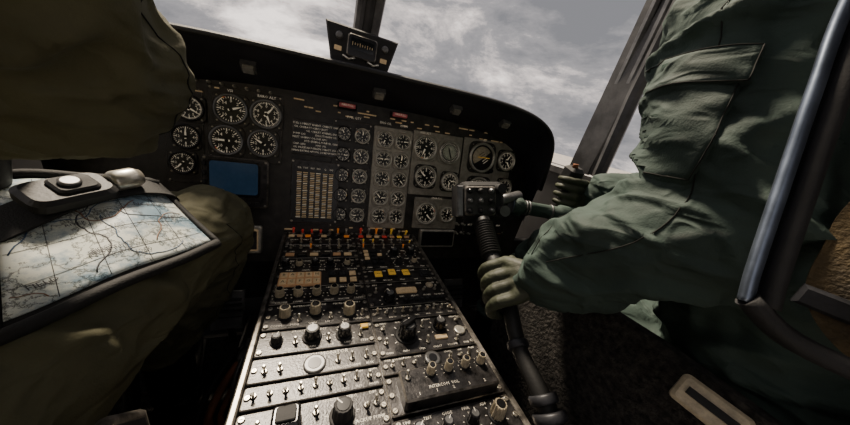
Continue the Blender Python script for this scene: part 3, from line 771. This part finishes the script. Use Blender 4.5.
# ---------------------------------------------------------------- knee board with map
kb=empty('kneeboard',(-.33,.53,-.26))
A_,B_,C_,D_=V((-.47,.585,-.215)),V((-.305,.655,-.235)),V((-.186,.565,-.315)),V((-.322,.345,-.312))
def surf(s,t,off=0):
    p=(A_*(1-s)+B_*s)*(1-t)+(D_*(1-s)+C_*s)*t
    n=(B_-A_).cross(A_-D_).normalized(); 
    if n.z<0:n=-n
    return p+n*(off+.018*math.sin(math.pi*s)*math.sin(math.pi*(.2+t*.8))+.003*math.sin(9*s+4*t))
def sheet(name,s0,s1,t0,t1,off,th,mn,n=14):
    b=B(); mi=b.mi(mn)
    top=[[surf(s0+(s1-s0)*i/n,t0+(t1-t0)*j/n,off+th) for i in range(n+1)] for j in range(n+1)]
    bot=[[surf(s0+(s1-s0)*i/n,t0+(t1-t0)*j/n,off) for i in range(n+1)] for j in range(n+1)]
    for g in(top,bot):
        base=len(b.v)
        for row in g: b.v+=row
        for j in range(n):
            for i in range(n): b.face((base+j*(n+1)+i,base+j*(n+1)+i+1,base+(j+1)*(n+1)+i+1,base+(j+1)*(n+1)+i),mi,True)
    m=(n+1)**2
    ring=[(0,i) for i in range(n)]+[(j,n) for j in range(n)]+[(n,i) for i in range(n,0,-1)]+[(j,0) for j in range(n,0,-1)]
    for k in range(len(ring)):
        a=ring[k];c=ring[(k+1)%len(ring)]; ia=a[0]*(n+1)+a[1]; ic=c[0]*(n+1)+c[1]
        b.face((ia,ic,m+ic,m+ia),mi)
    return b.obj(name,None,kb)
sheet('backing',0,1,0,1,0,.006,'black_webbing')
sheet('map_sheet',.03,.97,.05,.94,.007,.0015,'map_paper',24)
# printed roads, rivers, grid and place names on the chart
b=B()
def pline(pts,mn,w): b.tube([surf(s,t,.0088) for s,t in pts],w,mn,4,flat=.3)
for q in (.2,.4,.6,.8):
    pline([(q,.06+.87*i/20) for i in range(21)],'print_dark',.0004)
    pline([(.04+.92*i/20,q) for i in range(21)],'print_dark',.0004)
rr=random.Random(4)
for k in range(9):
    s,t=rr.uniform(.05,.9),rr.uniform(.1,.9); a=rr.uniform(0,6.28); pts=[]
    for i in range(26):
        pts.append((s,t)); a+=rr.uniform(-.5,.5); s+=.028*math.cos(a); t+=.028*math.sin(a)
        if not(.05<s<.95 and .07<t<.92): break
    if len(pts)>4: pline(pts,['print_blue','print_brown','print_dark'][k%3],.0009)
UPK=surf(.5,.5,.1)-surf(.5,.5,0)
for k in range(16):
    s,t=rr.uniform(.12,.85),rr.uniform(.3,.88)
    p=surf(s,t,.0098); nn=(surf(s+.02,t)-surf(s-.02,t)).cross(surf(s,t-.02)-surf(s,t+.02)).normalized()
    if nn.z<0: nn=-nn
    b.text(frame(p,nn,surf(s+.05,t)-surf(s-.05,t)),rr.choice(['HILLS','RIVER','NORTH','3400','1250','LAKE','RIDGE','5 NM','FIELD']),rr.choice([.008,.011,.006]),'print_dark')
b.obj('chart_print',None,kb)
b=B()
b.tube([surf(i/12,0,.008) for i in range(13)],.009,'black_webbing',8)
b.tube([surf(1,i/12,.006) for i in range(13)],.006,'black_webbing',8)
b.tube([surf(i/12,1,.006) for i in range(13)],.009,'black_webbing',8)
b.tube([surf(0,i/12,.006) for i in range(13)],.006,'black_webbing',8)
b.obj('edge_binding',None,kb)
b=B()
st=[surf(-.15,.46,.006),surf(.1,.40,.014),surf(.35,.30,.018),surf(.7,.18,.016),surf(1.0,.08,.012),surf(1.1,.03,-.02)]
b.ribbon(spline(st,6),.055,.004,UPK,'black_webbing')
Mb=frame(surf(.36,.30,.022),UPK,surf(.8,.14)-surf(.2,.34))
b.prism(Mb,rrect(.095,.062,.016,4),.018,'rubber',.006); b.prism(Mb@T(.006,0,.018),rrect(.046,.040,.008,4),.006,'matte_black',.003)
b.lathe(Mb@T(.002,0,.024),[(.012,0),(.012,.004),(.009,.005)],'grey_metal',18)
b.lathe(Mb@T(.060,0,.010)@R(90,'Y'),[(.014,-.015),(.018,-.008),(.018,.018),(.013,.028)],'rim_silver',20)
b.obj('strap_buckle',None,kb)

# ---------------------------------------------------------------- collective (right seat)
b=B()
cp=[(.40,.02,-.60),(.395,.12,-.515),(.392,.215,-.446),(.388,.30,-.408),(.400,.385,-.356),(.412,.47,-.322),(.425,.538,-.295),(.430,.60,-.250)]
b.tube(spline(cp,6),ispline([.022,.022,.018,.016,.018,.018,.020,.020],6),'rubber',16)
for i in range(14):
    q=i/13; c=V((.418,.505,-.309)).lerp(V((.430,.59,-.262)),q); t=V((.012,.085,.05))
    b.lathe(frame(c,t),[(.020,-.003),(.0275,0),(.020,.003)],'rubber',18)
for p,t,r in (((.393,.20,-.456),(0,.8,.55),.030),((.392,.222,-.441),(0,.8,.5),.026),((.388,.31,-.404),(.1,.9,.4),.022)):
    b.lathe(frame(p,t),[(r*.9,-.008),(r,-.005),(r,.005),(r*.9,.008)],'seat_shell',20)
b.box(T(.405,.13,-.55)@R(38,'X'),.075,.12,.07,'console_black',.01)
b.lathe(frame((.445,.165,-.50),(1,0,.2)),[(.03,-.02),(.034,0),(.028,.015)],'grey_metal',20)
M=frame((.445,.655,-.215),V((-.2,-.88,.35)),V((1,-.1,.1)))
b.prism(M@T(0,0,-.05),rrect(.135,.115,.018,4),.075,'matte_black',.012)
b.prism(M@T(-.012,.0,.025),rrect(.095,.085,.010,4),.010,'console_black',.004,0,'worn_edge')
for i in range(3):
    for j in range(3): b.lathe(M@T(-.045+.032*i,-.028+.028*j,.035),[(.008,0),(.008,.006),(.005,.008),(.004,.014)],random.choice(['grey_metal','matte_black','gloss_black']),12)
b.lathe(M@T(.045,.035,.025),[(.014,0),(.014,.012),(.010,.022),(.013,.028)],'matte_black',16)
b.lathe(M@T(.055,-.03,.02),[(.016,0),(.013,.02),(.016,.03)],'grey_metal',16)
b.box(M@T(-.070,.0,.0),.02,.09,.06,'grey_metal',.004)
b.tube([M@V((.06,.0,-.01)),M@V((.10,.01,-.02)),M@V((.15,.02,-.05))],.016,'grey_metal',14)
b.obj('collective_lever')
b=B(); p0,p1=V((.57,.665,-.225)),V((.765,.60,-.225)); d=(p1-p0).normalized()
b.tube([p0,p0+d*.03,p0+d*.035,p1-d*.05,p1-d*.045,p1],[.030,.030,.022,.022,.029,.029],'suit_green',18)
for q in(.045,.055,.13): b.lathe(frame(p0+d*q,d),[(.0235,-.003),(.025,0),(.0235,.003)],'grey_metal',18)
b.lathe(frame(p0,-d),[(.028,0),(.026,.003),(.012,.0032)],'bright_metal',18); b.obj('flashlight')
for nm,base,top in (('cyclic_stick',(.68,.62,FLOOR),(.775,.665,-.10)),('cyclic_stick',(-.43,.62,FLOOR),(-.45,.57,-.03))):
    b=B(); base=V(base);top=V(top)
    b.tube(spline([base,base+V((0,.05,.3)),top-V((.0,0,.25)),top-V((0,0,.13)),top],6),ispline([.016,.015,.015,.018,.019],6),'rubber',14)
    b.box(T(*top)@R(15,'X'),.055,.05,.05,'matte_black',.01,.01); b.lathe(T(*(top+V((-.01,-.01,.022)))),[(.010,0),(.008,.008),(.009,.012)],'brown_cable',12)
    b.lathe(T(*base),[(.06,0),(.05,.03),(.025,.10)],'rubber',18)
    b.tube([top+V((0,-.02,-.02)),top+V((0,-.04,-.04)),top+V((0,-.03,-.06))],.006,'red',8); b.obj(nm)
for cx in (-.42,.75):
    e0=empty('rudder_pedals',(cx,1.0,FLOOR))
    for s in(-.12,.12):
        b=B(); b.tube([(cx+s,.97,FLOOR),(cx+s,.96,-.80)],.014,'grey_metal',10)
        b.box(T(cx+s,.95,-.80)@R(65,'X'),.10,.14,.012,'grey_metal',.003)
        for k in range(5): b.box(T(cx+s,.942,-.85+.025*k)@R(65,'X'),.09,.006,.02,'rubber')
        b.obj('pedal',None,e0)
# ---------------------------------------------------------------- seats
def seat(cx,inner):
    e0=empty('pilot_seat',(cx,.0,FLOOR))
    b=B(); b.box(T(cx,.03,-.62),.46,.50,.06,'seat_shell',.015,.03)
    for s in(-1,1):
        prof=[(-.25,-.66),(.26,-.66),(.32,-.58),(.30,-.50),(.15,-.44),(-.05,-.40),(-.20,.20),(-.28,.30)]
        m_='seat_shell'
        if s==inner and cx>0: prof=[(-.25,-.70),(.36,-.70),(.50,-.60),(.53,-.36),(.46,-.300),(.32,-.278),(.16,-.262),(.02,-.26),(-.12,-.16),(-.20,.20),(-.28,.30)]; m_='carpet'  # right seat's inner side raised as a dark cover over the lit thigh
        if s==inner and cx<0: prof=[(-.25,-.70),(.24,-.70),(.31,-.64),(.31,-.42),(.27,-.37),(.15,-.35),(.0,-.34),(-.12,-.20),(-.20,.20),(-.28,.30)]
        Ms=T(cx+s*.225-.008,0,0)@Matrix(((0,0,1,0),(1,0,0,0),(0,1,0,0),(0,0,0,1)))
        b.prism(Ms,prof,.018,m_,.003)
        if s==inner and cx<0:
            b.tube([Ms@V((p[0],p[1],.009)) for p in prof[1:-1]],.009,'worn_edge',8)
            b.box(T(cx+s*.225+.014,.20,-.52),.012,.14,.10,'panel_black',.003); b.lathe(frame((cx+s*.225+.02,.24,-.46),(1,0,0)),[(.022,0),(.022,.012),(.014,.018)],'grey_metal',18)
    b.box(T(cx,-.26,-.10),.48,.05,1.1,'seat_shell',.02,.02)
    b.box(T(cx,-.25,.55),.28,.06,.22,'seat_shell',.02,.03)
    for s in(-1,1): b.tube([(cx+s*.17,.22,-.64),(cx+s*.17,.24,FLOOR)],.02,'grey_metal',10); b.tube([(cx+s*.17,-.22,-.64),(cx+s*.17,-.24,FLOOR)],.02,'grey_metal',10)
    for s in(-1,1): b.box(T(cx+s*.17,.0,FLOOR+.015),.04,.75,.03,'grey_metal',.004)
    b.obj('seat_bucket',None,e0)
    b=B(); b.box(T(cx,.05,-.575),.40,.44,.06,'carpet',.02,.03); b.box(T(cx,-.20,-.10),.38,.07,.85,'carpet',.02,.03); b.obj('seat_cushion',None,e0)
    return e0
s1=seat(.73,-1); s2=seat(-.43,1)
b=B(); rail=spline([(.452,.175,.30),(.433,.16,.162),(.409,.139,.082),(.384,.114,-.007),(.366,.095,-.075),(.360,.086,-.105)],8)
b.tube(rail,.0085,'bright_metal',12,flat=.6); b.tube([p+V((.012,-.010,0)) for p in rail],.008,'matte_black',8)
b.tube(spline([(.360,.086,-.102),(.385,.055,-.125),(.44,.0,-.135),(.515,-.06,-.14)],6),.009,'matte_black',10)
b.obj('armor_rail',None,s1)
b=B(); ws=spline([(.58,-.12,.28),(.510,.05,.10),(.480,.078,.0),(.462,.072,-.05),(.452,.062,-.09),(.462,.035,-.12),(.52,.0,-.14)],8)
b.ribbon(ws,.036,.003,(-.9,-.3,.1),'webbing'); 
b.box(frame((.448,.058,-.098),(-.9,-.3,.1)),.048,.020,.010,'seat_shell',.003)
b.obj('harness_strap',None,s1)
b=B(); b.box(frame((.478,.085,-.285),(-.8,-.3,.6),(0,1,-.1)),.070,.040,.014,'ivory_knob',.004,.006); b.box(frame((.473,.083,-.280),(-.8,-.3,.6),(0,1,-.1)),.05,.010,.006,'matte_black',.001); b.obj('release_handle',None,s1)

for k in range(4):
    b=B(); o=k*.018
    b.tube(spline([(-.13-o,.78,-.93),(-.16-o,.68,-.80+o),(-.20-o*1.5,.60,-.86),(-.16-o,.50,-.80-o),(-.15,.40,-.84),(-.19-o,.28,-.93)],8),.008 if k%2 else .011,'brown_cable' if k<3 else 'rubber',10); b.obj('cable')
b=B(); b.box(T(-.165,.74,-.80),.07,.13,.20,'console_black',.008); b.box(T(-.165,.66,-.76),.05,.03,.06,'grey_metal',.005); b.lathe(frame((-.165,.65,-.70),(0,-1,.4)),[(.026,0),(.026,.02),(.02,.026)],'grey_metal',18); b.lathe(frame((-.165,.64,-.84),(0,-1,.2)),[(.022,0),(.022,.015)],'bright_metal',18)
b.tube(spline([(-.165,.68,-.90),(-.20,.62,-.86),(-.19,.60,-.74),(-.165,.66,-.66)],6),.006,'grey_metal',8); b.obj('pedal_adjuster_box')
print('done')
